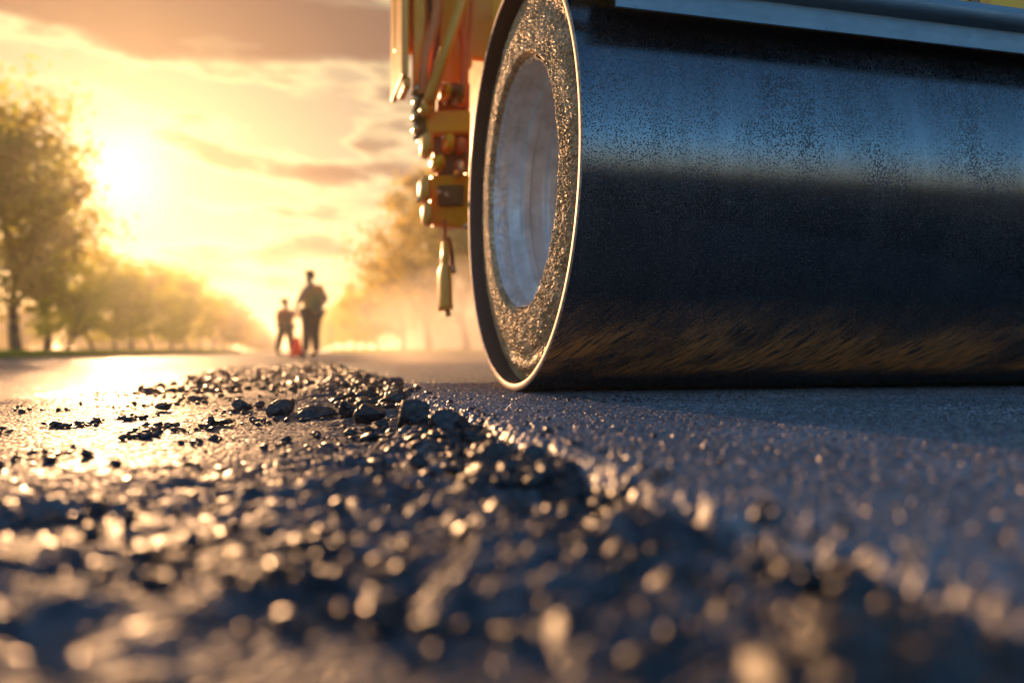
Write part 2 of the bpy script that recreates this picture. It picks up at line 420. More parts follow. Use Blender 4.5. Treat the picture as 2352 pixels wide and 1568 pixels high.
# rolled asphalt mat: packed stones, a ragged edge to the left
rows = np.concatenate([.16*np.exp(np.arange(0, 560)*.0028), np.arange(.768, 3.0, .0022), 3.0*np.exp(np.arange(0, 170)*.006)])
u = np.linspace(0, 1, 1100)**1.2
U, Y = np.meshgrid(u, rows)
X = .20+U*(.42+1.12*Y)
ed = .285+.05*(fbm(Y*5, Y*0+3, 7)-.5)+.03*(fbm(X*30, Y*26, 8)-.5)
wd = .035+.22*sstep(2.6, 3.1, Y)
t = np.clip((X-ed+wd)/(wd+.03), 0, 1); t = t*t*(3-2*t)
Z = -.06+.06*t-.0070+.0062*stones(X, Y, .0098, 101, 1.7, .8)+.0016*stones(X, Y, .0048, 141, 1.5, .6)+.002*(fbm(X*7, Y*7, 13)-.5)+.010*t*(1-sstep(0, .11, X-ed))*(stones(X, Y, .013, 19, 1.3, .8)-.35)
Z -= .006*sstep(.0, .1, 1-U)*0
Z = np.where(U > .995, -.02, Z)
me = np_mesh('asphalt_mat', np.stack([X, Y, Z], -1).reshape(-1, 3), grid_faces(len(rows), len(u)))
tag(link('asphalt_road', me, M['mat']), kind='structure')

# ------------------------------------------------------------ loose rubble
def ico(sub):
    bm = bmesh.new(); bmesh.ops.create_icosphere(bm, subdivisions=sub, radius=1)
    V = np.array([v.co[:] for v in bm.verts]); F = np.array([[v.index for v in f.verts] for f in bm.faces]); bm.free()
    return V, F
def stone_shape(V, seed, cuts=9, bumps=0.0):
    r = np.random.default_rng(seed)
    d = np.full(len(V), 1.25)
    for k in range(cuts):
        nrm = r.normal(size=3); nrm /= np.linalg.norm(nrm); off = r.uniform(.55, .95)
        c = V@nrm
        d = np.where(c > .05, np.minimum(d, off/np.maximum(c, .05)), d)
    P = V*d[:, None]
    if bumps > 0:
        cen = r.normal(size=(70, 3)); cen /= np.linalg.norm(cen, axis=1)[:, None]
        q = (V@cen.T).max(1)
        P = P*(1+bumps*(sstep(.9, 1.0, q)-.5)[:, None])+r.normal(size=P.shape)*.018
    return P*np.array([1, r.uniform(.7, 1), r.uniform(.55, .85)])
protos = {}
for sub in (1, 2, 3):
    V, F = ico(sub); protos[sub] = ([stone_shape(V, 100*sub+k, 9, .0 if sub < 3 else .14) for k in range(10)], F)
def rand_rot(r):
    q = r.normal(size=4); q /= np.linalg.norm(q); a, b, c, d = q
    return np.array([[1-2*(c*c+d*d), 2*(b*c-a*d), 2*(b*d+a*c)], [2*(b*c+a*d), 1-2*(b*b+d*d), 2*(c*d-a*b)], [2*(b*d-a*c), 2*(c*d+a*b), 1-2*(b*b+c*c)]])
# base height lookup for resting the stones
def base_h(x, y):
    x = np.asarray(x, float); y = np.asarray(y, float)
    near = 1-sstep(.7, 1.45, y); strip = sstep(-.02, .22, x+.10*(fbm(x*3, y*2.3, 3)-.5)*2)
    far = sstep(3.0, 4.5, y)*sstep(-.75, -.3, x)
    rg = np.clip(near*.65+strip+far*.6, 0, 1)
    return -.040+.003+.019*rg*sstep(.42, .74, fbm(x*8, y*7, 71, 5))+.004*strip*sstep(.0, .22, x)*(.4+fbm(x*6, y*5, 77))+.024*sstep(2.4, 3.1, y)*sstep(-.05, .2, x)
def scatter(name, pts, sizes):
    VV = []; FF = []; off = 0
    for (x, y), s in zip(pts, sizes):
        px = s/max(y, .2)*830       # size in pixels decides the detail
        sub = 3 if px > 26 else (2 if px > 7 else 1)
        P, F = protos[sub]; P = P[rng.integers(10)]
        Q = P@rand_rot(rng).T; Q = Q*np.array([1, 1, .72])*s
        z = float(base_h(x, y))
        if x > .27: z = max(z, float(-.035+.035*sstep(.27, .33, x)))
        VV.append(Q+np.array([x, y, z+s*.25])); FF.append(F+off); off += len(Q)
    me = np_mesh(name, np.concatenate(VV), np.concatenate(FF))
    o = link(name, me, M['rubble'], smooth=False); return o
pts, sizes = [], []
def add(n_, fx, fy, smin, smax, pw=2.2, keep=None):
    c = 0
    while c < n_:
        y = fy(); x = fx(y)
        if keep is not None and rng.random() > keep(x, y): continue
        pts.append((x, y)); sizes.append(smin+(smax-smin)*rng.random()**pw); c += 1
clump = lambda x, y: float(sstep(.42, .62, fbm(np.array([x*9]), np.array([y*8]), 201, 4))[0])
# dense ridge along the mat edge
add(3000, lambda y: .30-abs(rng.normal(0, .065)), lambda: .26*math.exp(rng.random()*3.4), .0035, .017, 2.4, lambda x, y: .25+.75*clump(x, y))
# wide far clutter
add(1500, lambda y: rng.uniform(-.55, .28), lambda: rng.uniform(3.2, 8.5), .006, .026, 2.0, clump)
add(2600, lambda y: .255+rng.normal(0, .05), lambda: rng.uniform(2.2, 8.8), .006, .024, 1.8)
add(240, lambda y: rng.uniform(-.80, -.22), lambda: rng.uniform(1.55, 2.05), .003, .014, 2.0, clump)
add(500, lambda y: .285+rng.normal(0, .03), lambda: rng.uniform(.4, 2.2), .003, .010, 1.8)
# scattered patches on the wet base
add(700, lambda y: rng.uniform(-.72, .2), lambda: rng.uniform(1.25, 3.4), .003, .013, 2.6, clump)
# foreground
add(1400, lambda y: rng.uniform(-.15-.5*y, .30), lambda: .24*math.exp(rng.random()*1.75), .002, .012, 2.8, lambda x, y: .12+.88*clump(x, y))
add(160, lambda y: .62+abs(rng.normal(0, .25)), lambda: 1.74+rng.random()*.25, .002, .006, 2)
# crumbs on the mat
add(160, lambda y: .30+abs(rng.normal(0, .10)), lambda: rng.uniform(.5, 6), .002, .007, 2.5)
tag(scatter('loose_rubble', pts, sizes), 'loose dark asphalt crumbs strewn along the edge of the new road surface', 'rubble', kind='stuff')

V4, F4 = ico(4)
V5, F5 = ico(5)
def lump(px, py, w, h, seed, label, z=-.034, flat=1.0):
    p = on_ground(px, py, z); s = w/FPX*math.hypot(p.x, p.y)/2
    r = np.random.default_rng(seed)
    P = stone_shape(V4, seed, 8)
    cen = r.normal(size=(150, 3)); cen /= np.linalg.norm(cen, axis=1)[:, None]
    q = V4@cen.T; P = P*(1+.16*(sstep(.94, 1.0, q.max(1))-.6)[:, None])+r.normal(size=P.shape)*.012
    hh = h/FPX*math.hypot(p.x, p.y)
    P = P/np.abs(P).max(0)*np.array([s, s*.8, hh*.62])
    a = r.uniform(0, 6.28); ca, sa = math.cos(a), math.sin(a)
    e = empty('asphalt_lump', p); me = np_mesh('asphalt_lump', P+np.array([p.x, p.y, p.z+hh*.30]), F4)
    bpy.data.objects.remove(e)
    me.transform(Matrix.Translation(-p)); o = bpy.data.objects.new('asphalt_lump', me); col.objects.link(o); o.location = p
    me.materials.append(M['rubble'])
    tag(o, label, 'asphalt lump', 'asphalt lumps fallen beside the new road surface')
L = [
 (374, 940, 30, 14, 'small low asphalt lump lying alone on the wet golden base, leftmost of the lumps'),
 (452, 917, 46, 11, 'thin flat asphalt flake behind the leftmost lone lump'),
 (556, 940, 44, 22, 'rounded asphalt lump standing alone left of the main heap'),
 (500, 972, 60, 12, 'flat smeared asphalt pat in front of the lone rounded lump'),
 (486, 976, 18, 22, 'narrow upright asphalt crumb standing on the flat smeared pat'),
 (640, 950, 52, 38, 'tallest dark lump at the left end of the heap in the middle'),
 (668, 942, 26, 30, 'pointed asphalt crumb behind the tallest lump of the heap'),
 (720, 955, 92, 26, 'long flat slab like lump forming the middle of the heap'),
 (600, 935, 22, 18, 'small round crumb between the lone rounded lump and the heap'),
 (800, 948, 44, 26, 'dark knobbly lump right of the long slab'),
 (850, 968, 58, 32, 'broad broken lump below the ragged road edge'),
 (905, 930, 50, 30, 'lump resting against the ragged edge of the rolled asphalt'),
 (948, 985, 62, 54, 'large black knobbly lump nearest the drum, left one of two side by side'),
 (1025, 1000, 80, 50, 'large black knobbly lump nearest the drum, right one of two side by side'),
 (1130, 1080, 80, 54, 'big soft focus black lump in front of the two sharp large lumps'),
 (1225, 1075, 58, 44, 'blurred dark lump lying right against the mat edge'),
]
for i, (px, py, w_, h_, lb) in enumerate(L): lump(px, py, w_*(1.1 if px < 780 else 1.35), h_*(1.15 if px < 780 else 1.4), 500+i, lb, z=-.034 if px < 780 else -.020)

# ------------------------------------------------------------ the road roller
CY, CZ, RD, X0, X1 = 2.34, .60, .600, .630, 2.66
roller = tag(empty('road_roller', (1.64, CY, 0)), 'yellow road roller with a large steel drum resting on fresh asphalt', 'road roller')
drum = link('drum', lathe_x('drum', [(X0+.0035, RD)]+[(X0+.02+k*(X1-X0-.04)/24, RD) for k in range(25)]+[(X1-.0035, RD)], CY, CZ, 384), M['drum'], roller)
rim = link('drum_rim', lathe_x('drum_rim', [(X0+.0034, RD), (X0+.0016, RD-.001), (X0+.0004, RD-.004), (X0, RD-.009), (X0+.0006, RD-.017), (X0+.003, RD-.0195)], CY, CZ, 384), M['rim'], drum)
link('rim_lining', lathe_x('rim_lining', [(X0+.003, RD-.0195), (X0+.07, RD-.021), (X0+.08, RD-.021)], CY, CZ, 384), M['riminside'], drum)
link('drum_rim', lathe_x('drum_rim', [(X1-.0034, RD), (X1, RD-.005), (X1, RD-.018), (X1-.08, RD-.02), (X1-.08, .08), (X1-.3, .07)], CY, CZ, 128), M['rim'], drum)
# caked conical end plate, its stones real relief
nr, na = 170, 2000
tt = np.linspace(0, 1, nr)[:, None]; aa = (np.arange(na)*2*np.pi/na)[None, :]
rr = .5795+(.362-.5795)*tt+0*aa
xx = X0+.056-.036*sstep(0, 1, tt)**1.0+.004*np.sin(tt*9)+0*aa
xx = xx-.012*np.exp(-((tt-.22)/.09)**2)
xx = xx+.022*sstep(.90, 1.0, tt)**2
a_len = aa*.47
jit = (fbm(aa*14+0*rr, rr*18, 301)-.5)
st1 = stones(a_len+0*rr, rr+0*aa, .0105, 303, 1.8, .8); st2 = stones(a_len+0*rr+3, rr+0*aa, .0062, 305, 2.2, .5)
wgt = sstep(.0, .12, tt+0*aa)
xx = xx-wgt*(.0040*st1*sstep(.30, .5, fbm(a_len*16+0*rr, rr*16, 309)+.12)+.0042*st2+.005*jit)
rr = rr+.002*(st2-.5)*wgt
Vv = np.stack([xx, CY+rr*np.cos(aa), CZ+rr*np.sin(aa)], -1).reshape(-1, 3)
tag(link('end_plate', np_mesh('end_plate', Vv, grid_faces(nr, na, True)), M['caked'], drum), 'round drum end plate caked with gritty golden asphalt')
# hub well
prof = [(X0+.035, .363), (X0+.05, .357), (X0+.085, .353), (X0+.095, .345), (X0+.12, .336), (X0+.126, .318), (X0+.150, .316), (X0+.156, .330), (X0+.200, .328), (X0+.212, .310), (X0+.235, .308), (X0+.25, .322), (X0+.29, .322), (X0+.31, .316), (X0+.33, .25), (X0+.34, .12), (X0+.30, .115), (X0+.30, .0)]
nseg = 400
x_ = np.interp(np.linspace(0, len(prof)-1, 140), range(len(prof)), [p[0] for p in prof]); r_ = np.interp(np.linspace(0, len(prof)-1, 140), range(len(prof)), [p[1] for p in prof])
ta = (np.arange(nseg)*2*np.pi/nseg)[None, :]
rr = r_[:, None]-(.006*stones(ta*.34+0*x_[:, None], x_[:, None]+r_[:, None]*.2+0*ta, .011, 401, 1.4, .6)+.004*fbm(ta*20+0*x_[:, None], x_[:, None]*30+0*ta, 403))*(1-sstep(X0+.06, X0+.10, x_[:, None]))*(r_[:, None] > .3)
Vv = np.stack([np.repeat(x_[:, None], nseg, 1), CY+rr*np.cos(ta), CZ+rr*np.sin(ta)], -1).reshape(-1, 3)
link('hub_well', np_mesh('hub_well', Vv, grid_faces(140, nseg, True)), M['hub'], drum)
for k in range(8):
    a = 2*math.pi*k/8+.2; bm = bmesh.new()
    tube(bm, [(X0+.345, CY+.19*math.cos(a), CZ+.19*math.sin(a)), (X0+.31, CY+.19*math.cos(a), CZ+.19*math.sin(a))], .017, 6)
    link('hub_bolt', bm_mesh(bm, 'hub_bolt'), M['hub'], drum, smooth=False)

# scraper bar in front of the drum: folded profile, extruded along X
def extrude_x(name, prof, x0, x1, nx=2, closed=True):
    xs_ = np.linspace(x0, x1, nx); k = len(prof)
    V = np.array([[x, y, z] for x in xs_ for (y, z) in prof])
    bm = bmesh.new(); vs = [bm.verts.new(v) for v in V]
    for i in range(nx-1):
        for j in range(k if closed else k-1):
            bm.faces.new((vs[i*k+j], vs[i*k+(j+1) % k], vs[(i+1)*k+(j+1) % k], vs[(i+1)*k+j]))
    bm.faces.new([vs[j] for j in range(k)][::-1]); bm.faces.new([vs[(nx-1)*k+j] for j in range(k)])
    return bm_mesh(bm, name)
BZ = .893
chan = [(1.742, BZ), (1.740, BZ+.052), (1.716, BZ+.056), (1.706, BZ+.060), (1.700, BZ+.068), (1.699, BZ+.080), (1.704, BZ+.084), (1.711, BZ+.088), (1.714, BZ+.098), (1.720, BZ+.106), (1.735, BZ+.110), (1.84, BZ+.113), (1.84, BZ+.104), (1.750, BZ+.100), (1.750, BZ)]
bar = autosmooth(link('scraper_bar', extrude_x('scraper_bar', chan, .714, 2.62), M['bar'], roller))
bm = bmesh.new(); box(bm, (.675, 1.765, BZ+.105), (.078, .012, .125), bevel=.003); box(bm, (.648, 1.80, BZ+.11), (.012, .10, .05), bevel=.003)  # plate enlarged out of view to block the sky reflected in the drum
link('enlarged_bar_bracket', bm_mesh(bm, 'enlarged_bar_bracket'), M['bar'], bar, smooth=False)
for k in range(4):
    x = .80+k*.55; bm = bmesh.new(); tube(bm, [(x, 1.716, BZ+.100), (x, 1.703, BZ+.100)], .011, 6)
    link('bar_bolt', bm_mesh(bm, 'bar_bolt'), M['bar'], bar, smooth=False)
# yoke over the drum and body behind it
def boxpart(name, c, s, m, parent=None, bev=.01, rot=None):
    bm = bmesh.new(); box(bm, c, s, rot, bev); return link(name, bm_mesh(bm, name), m, parent or roller, smooth=False)
boxpart('bar_mount', (2.13, 1.815, 1.13), (.94, .055, .22), M['yellow'], bev=.006)
boxpart('mount_clamp', (1.74, 1.782, 1.075), (.03, .012, .12), M['dark'], bev=.003)
boxpart('mount_clamp', (2.02, 1.782, 1.075), (.04, .012, .12), M['dark'], bev=.003)
boxpart('yoke', (1.69, 2.36, 1.34), (1.96, 1.10, .14), M['yellow'], bev=.02)
boxpart('body', (1.72, 4.1, 1.35), (1.5, 2.2, .9), M['yellow'], bev=.06)
boxpart('cab_post', (1.05, 3.4, 2.1), (.07, .07, .8), M['dark']); boxpart('cab_post', (2.4, 3.4, 2.1), (.07, .07, .8), M['dark'])
boxpart('cab_post', (1.05, 4.9, 2.1), (.07, .07, .8), M['dark']); boxpart('cab_post', (2.4, 4.9, 2.1), (.07, .07, .8), M['dark'])
boxpart('cab_roof', (1.72, 4.15, 2.54), (1.55, 1.75, .08), M['yellow'], bev=.03)
for x in (1.38, 2.25):
    ty = link('rear_tyre', lathe_x('rear_tyre', [(x, .24), (x, .45), (x+.03, .5), (x+.12, .52), (x+.25, .52), (x+.34, .5), (x+.37, .45), (x+.37, .24)], 4.55, .515, 64), M['rubber'], roller)
    link('wheel_rim', lathe_x('wheel_rim', [(x+.02, .245), (x+.10, .2), (x+.12, .0)], 4.55, .515, 48), M['cream'], ty)

# side gear hanging left of the body, behind the drum's end
YG = 3.60
def P(px, py, Y=YG): return at(px, py, Y)
def slab(name, pl, m, Y=YG, th=.04, bev=.004, parent=None):
    """a plate of outline pl standing across the road, th metres thick"""
    bm = bmesh.new(); vs = [bm.verts.new(P(x, y, Y)) for x, y in pl]; f = bm.faces.new(vs)
    e = bmesh.ops.extrude_face_region(bm, geom=[f]); vv = [g for g in e['geom'] if isinstance(g, bmesh.types.BMVert)]
    bmesh.ops.translate(bm, vec=(0, th, 0), verts=vv)
    bmesh.ops.recalc_face_normals(bm, faces=bm.faces[:])
    if bev: bmesh.ops.bevel(bm, geom=bm.edges[:], offset=bev, segments=2, affect='EDGES')
    return link(name, bm_mesh(bm, name), m, parent or roller, smooth=False)
def pipe(name, pl, rad, m, Y=YG, parent=None, n_=16, cv=True, deep=1.0):
    pp = [P(q[0], q[1], Y+(q[2] if len(q) > 2 else 0)) for q in pl]
    if cv: pp = curve_pts(pp, 6)
    bm = bmesh.new()
    if hasattr(rad, '__len__') and cv:
        k = len(pp); rad = [float(np.interp(i/(k-1)*(len(rad)-1), range(len(rad)), rad)) for i in range(k)]
    tube(bm, pp, rad, n_)
    for v_ in bm.verts: v_.co.y = Y+(v_.co.y-Y)*deep
    return link(name, bm_mesh(bm, name), m, parent or roller)
sf = boxpart('side_frame', (.86, 3.74, 1.86), (.80, .05, .80), M['yellow'], bev=.01)
boxpart('edge_post', (.478, 3.70, 1.93), (.03, .40, 1.30), M['cream'], bev=.008)
boxpart('post_shoe', (.490, 3.62, 1.262), (.034, .20, .05), M['cream'], bev=.012)
slab('side_cover', [(948, -700), (980, -700), (974, 165), (964, 196), (950, 204)], M['yellow'], 3.58, .06, .006)
slab('inner_cover', [(1006, -700), (1085, -700), (1085, 150), (1050, 190), (1012, 180)], M['yellow'], 3.66, .05, .006)
slab('web_plate', [(976, -700), (1010, -700), (1014, 185), (985, 190)], M['dark'], 3.70, .02, .002)
pipe('hydraulic_hose', [(1010, -500, 0), (1006, -40, 0), (1000, 40, 0), (982, 110, -.02), (974, 165, -.02), (972, 215, 0)], .024, M['hose'], 3.55)
pipe('hydraulic_hose', [(1066, -500), (1062, 0), (1060, 60), (1066, 110), (1064, 180), (1058, 240)], .018, M['hose'], 3.54)
pipe('thin_hose', [(1085, -400), (1082, 20), (1074, 90), (1072, 200), (1076, 330), (1070, 470)], .009, M['hose'], 3.58)
rod = pipe('strut_rod', [(1084, -160), (1054, 20), (983, 236)], .026, M['cream'], 3.46, cv=False, deep=4.0)
pipe('rod_end', [(1068, -60), (1049, 30)], .021, M['cream'], 3.455, rod, cv=False)
bm = bmesh.new(); c0 = P(980, 246, 3.46); tube(bm, [c0+Vector((0, -.02, 0)), c0+Vector((0, .06, 0))], .027, 20)
link('rod_eye', bm_mesh(bm, 'rod_eye'), M['cream'], rod)
# chain guard with scalloped edge
sc_pl = []
for k in range(25):
    y = 190+k*5.2; sc_pl.append((951+4*math.sin(k*2*math.pi/4)+(6 if k < 3 else 0)+(4 if k > 21 else 0), y))
sc_pl += [(986, 318), (1000, 300), (1000, 200), (985, 182)]
slab('toothed_guard', sc_pl, M['dark'], 3.56, .05, 0)
for (x, y, r) in ((958, 200, .016), (956, 226, .013), (955, 262, .013), (957, 292, .016), (967, 318, .013)):
    bm = bmesh.new(); q = P(x, y, 3.54); tube(bm, [q, q+Vector((0, .05, 0))], r, 12); link('guard_bolt', bm_mesh(bm, 'guard_bolt'), M['brass'], roller)
slab('cross_plate', [(978, 254), (1082, 250), (1082, 302), (984, 305)], M['yellow'], 3.52, .07, .008)
slab('valve_block', [(1008, 190), (1080, 186), (1080, 250), (1004, 252)], M['dark'], 3.60, .06, .006)
def fitting(name, x, y, hpx, r, m, Y=3.50, dx=0, parent=None):
    r *= 1.2
    """a turned fitting: neck, belly, neck"""
    a = P(x, y-hpx/2, Y); b = P(x+dx, y+hpx/2, Y); pp = [a.lerp(b, t) for t in (0, .08, .2, .5, .8, .92, 1)]
    bm = bmesh.new(); tube(bm, pp, [r*.45, r*.75, r, r*1.02, r, r*.75, r*.45], 24)
    for v_ in bm.verts: v_.co.y = Y+(v_.co.y-Y)*3.2
    return link(name, bm_mesh(bm, name), m, parent or roller)
fitting('valve_cap', 1022, 212, 30, .020, M['yellow'], 3.54); fitting('valve_cap', 1050, 218, 36, .024, M['dark'], 3.53)
for (x, y) in ((1016, 205), (1020, 236), (1062, 226), (1040, 203)):
    bm = bmesh.new(); bmesh.ops.create_uvsphere(bm, u_segments=16, v_segments=10, radius=.009); bmesh.ops.translate(bm, vec=P(x, y, 3.50), verts=bm.verts)
    link('bolt_head', bm_mesh(bm, 'bolt_head'), M['brass'], roller)
fitting('hose_fitting', 979, 334, 54, .022, M['cream'], 3.50)
fitting('hose_fitting', 1000, 376, 34, .024, M['yellow'], 3.52, 8)
fitting('hose_fitting', 1053, 388, 40, .016, M['brass'], 3.50)
fitting('hose_fitting', 975, 436, 58, .022, M['cream'], 3.50)
fitting('hose_fitting', 980, 492, 52, .020, M['cream'], 3.50, 2)
fitting('hose_fitting', 1030, 330, 40, .020, M['yellow'], 3.54); fitting('hose_fitting', 1056, 335, 34, .018, M['hose'], 3.54)
slab('manifold_block', [(990, 304), (1078, 302), (1076, 350), (1070, 398), (1006, 400), (996, 360)], M['dark'], 3.58, .06, .006)
slab('lower_block', [(986, 402), (1082, 398), (1082, 514), (1062, 522), (992, 516)], M['yellow'], 3.56, .08, .010)
slab('lower_cap', [(1006, 425), (1066, 422), (1066, 470), (1008, 472)], M['dark'], 3.535, .03, .006)
for (x, y, r) in ((962, 458, .015), (1008, 441, .012), (1026, 446, .011), (1070, 520, .016), (1018, 315, .010), (1040, 316, .010)):
    bm = bmesh.new(); bmesh.ops.create_uvsphere(bm, u_segments=16, v_segments=10, radius=r); bmesh.ops.translate(bm, vec=P(x, y, 3.50), verts=bm.verts)
    link('bolt_head', bm_mesh(bm, 'bolt_head'), M['brass'], roller)
pipe('drop_line', [(1020, 505), (1021, 545), (1022, 590)], .010, M['hose'], 3.54)
nz = pipe('spray_nozzle', [(1021, 556), (1021, 600), (1020, 604), (1020, 622), (1021, 640), (1022, 700), (1024, 712)], [.012, .017, .013, .025, .027, .029, .029], M['cream'], 3.54, cv=False, deep=3.2)
pipe('nozzle_tip', [(1028, 712), (1030, 727)], .012, M['brass'], 3.54, nz, cv=False)
pipe('nozzle_valve', [(1038, 610), (1040, 628)], .014, M['brass'], 3.53, nz, cv=False)
pipe('nozzle_bracket', [(1030, 545), (1036, 575), (1038, 600), (1038, 618)], .010, M['dark'], 3.58, nz)

# ------------------------------------------------------------ trees
def tree_meshes(h, cw, seed, base=.22, nclu=150, per=70, leaf=.13):
    r = random.Random(seed); g = np.random.default_rng(seed)
    bm = bmesh.new(); tips = []
    def limb(p, d, L_, r0, lev):
        pts_ = [p]; q = p.copy(); dd = d.copy()
        for k in range(4):
            dd = (dd+Vector((r.uniform(-.16, .16), r.uniform(-.16, .16), r.uniform(-.02, .12)))).normalized(); q = q+dd*(L_/4); pts_.append(q.copy())
        tube(bm, pts_, [r0*(1-.16*k) for k in range(5)], 8 if lev < 2 else 5)
        if lev >= 3: tips.append(q); return
        for k in range(4 if lev == 0 else 3):
            i = r.randint(2, 4); a = r.uniform(0, 6.28); sp_ = r.uniform(.5, 1.0)
            nd = (dd+Vector((math.cos(a)*sp_, math.sin(a)*sp_, r.uniform(-.1, .4)))).normalized()
            limb(pts_[i], nd, L_*r.uniform(.55, .8), r0*.5, lev+1)
    limb(Vector((0, 0, -.15)), Vector((0, 0, 1)), h*.34, h*.022, 0)
    trunk = bm_mesh(bm, 'trunk')
    cz = h*(base+1)/2; rz = h*(1-base)/2
    cen = []
    while len(cen) < nclu:
        v = g.normal(size=3); v /= np.linalg.norm(v); q = g.random()**.45
        v = v*q*np.array([cw, cw, rz]); v[0:2] *= (1.08-.35*max(0, v[2]/rz))
        cen.append(v+np.array([0, 0, cz]))
    cen = np.array(cen)
    # thin some sides so that sky shows through
    gap = g.normal(size=(9, 3)); gap /= np.linalg.norm(gap, axis=1)[:, None]
    rel = (cen-np.array([0, 0, cz]))/np.array([cw, cw, rz]); rn = rel/np.maximum(np.linalg.norm(rel, axis=1), .01)[:, None]
    cen = cen[((rn@gap.T).max(1) < .93)]
    cs = g.uniform(.35, 1.0, len(cen))*h*.062
    C = np.repeat(cen, per, 0)+g.normal(size=(len(cen)*per, 3))*np.repeat(cs, per)[:, None]*np.array([1, 1, .75])
    C = C[C[:, 2] > h*base*.6]
    k = len(C); a = g.normal(size=(k, 3)); a /= np.linalg.norm(a, axis=1)[:, None]; b = np.cross(a, g.normal(size=(k, 3))); b /= np.linalg.norm(b, axis=1)[:, None]
    s = (leaf*g.uniform(.6, 1.4, k))[:, None]
    V = np.stack([C-a*s, C-b*s*.45, C+a*s, C+b*s*.45], 1).reshape(-1, 3)
    return trunk, np_mesh('crown', V, np.arange(k*4).reshape(-1, 4))
protoT = [tree_meshes(10, 2.9, 21, .18, 150, 42, .12), tree_meshes(8, 3.0, 22, .12, 190, 54, .14), tree_meshes(8, 2.8, 23, .14, 180, 54, .14), tree_meshes(10, 3.6, 24, .12, 220, 56, .15)]
def make_tree(k, loc, s, rz, m, label, group, sz=1.0):
    t = tag(empty('broadleaf_tree', loc, rz), label, 'tree', group)
    t.scale = (s, s, s*sz)
    a = bpy.data.objects.new('trunk', protoT[k][0]); b = bpy.data.objects.new('crown', protoT[k][1])
    for o, mm in ((a, M['bark']), (b, m)):
        col.objects.link(o); o.parent = t
        if not o.data.materials: o.data.materials.append(mm)
        o.material_slots[0].link = 'OBJECT'; o.material_slots[0].material = mm
    return t
ords = ['first', 'second', 'third', 'fourth', 'fifth', 'sixth', 'seventh', 'eighth', 'ninth', 'tenth', 'eleventh', 'twelfth', 'thirteenth', 'fourteenth', 'fifteenth', 'sixteenth', 'seventeenth', 'eighteenth', 'nineteenth', 'twentieth']
LG = 'trees along the left side of the road'; RG = 'trees along the right side of the road'
# (photo x, row X, height, proto, leaf, label)
left = [
 (-70, -11.5, 10.5, 3, 'leafB', 'tall brown green tree cut by the left edge of the photo'),
 (40, -11.0, 12.4, 0, 'leafA', 'tallest tree of the left row, its crown reaching high beside the sun'),
 (105, -11.4, 10.4, 0, 'leafA', 'tall gold green tree directly left of the sun glare, second tallest of the left row'),
 (150, -10.0, 5.2, 1, 'leafC', 'low bright yellow green tree in front of the tall trees at left'),
 (215, -11.3, 6.6, 1, 'leafA', 'bushy tree right below the sun glare'),
 (268, -10.6, 6.4, 2, 'leafC', 'yellow green tree with a clearly visible dark trunk right of the sun glare'),
 (305, -11.4, 7.8, 0, 'leafB', 'brownish thin topped tree rising behind the yellow green one'),
 (350, -10.5, 7.4, 1, 'leafC', 'yellow green rounded tree in the middle of the left row'),
 (392, -11.0, 8.4, 2, 'leafA', 'gold green tree just right of the middle of the left row'),
 (428, -11.0, 9.4, 1, 'leafC', 'bright yellow tree before the left row fades in haze'),
 (462, -11.2, 9.8, 0, 'leafB', 'brown tree where the left row turns hazy'),
]
for i, (px, X_, h_, k, lf, lb) in enumerate(left):
    th = YAW+math.atan((px-1176)/FPX); Y_ = X_/math.tan(th)
    make_tree(k, (X_, Y_, -.10), h_/(10 if k in (0, 3) else 8), random.uniform(0, 6.28), M[lf], lb, LG)
for i, px in enumerate((492, 517, 537, 553, 566, 577)):
    th = YAW+math.atan((px-1176)/FPX); X_ = -11+random.uniform(-.5, .5); Y_ = X_/math.tan(th)
    k = i % 3; make_tree(k, (X_, Y_, -.10), random.uniform(10.6, 11.8)/(10 if k in (0, 3) else 8), random.uniform(0, 6.28), M['leafB'], 'hazy far tree of the left row, %s one counted from the road end' % ords[5-i], LG)
right = [
 (985, 10.0, 13.9, 3, 'leafB', 'big dark tree partly hidden behind the roller gear', 59),
 (925, 10.5, 11.6, 0, 'leafB', 'dark brown tree left of the roller gear, second nearest of the right row', None),
 (1075, 11, 12.6, 3, 'leafB', 'dark tree showing only between the roller gear and the drum', None),
 (872, 10.5, 11.0, 1, 'leafA', 'greenish tree standing left of the dark brown one in the right row', None),
 (838, 10.5, 10.2, 2, 'leafA', 'hazy green tree in the middle of the right row', None),
 (812, 10.5, 10.2, 1, 'leafC', 'pale yellow hazy tree of the right row', None),
 (790, 10.5, 10.8, 0, 'leafA', 'pale hazy tree right of the tall worker', None),
 (768, 10.5, 11.5, 1, 'leafC', 'faint yellowish tree just right of the tall worker in shoulder height', None),
 (752, 10.5, 12.0, 2, 'leafA', 'faintest tree of the right row, touching the tall worker outline', None),
]
for (px, X_, h_, k, lf, lb, _) in right:
    th = YAW+math.atan((px-1176)/FPX); Y_ = X_/math.tan(th)
    make_tree(k, (X_, Y_, -.10), h_/(10 if k in (0, 3) else 8), random.uniform(0, 6.28), M[lf], lb, RG)
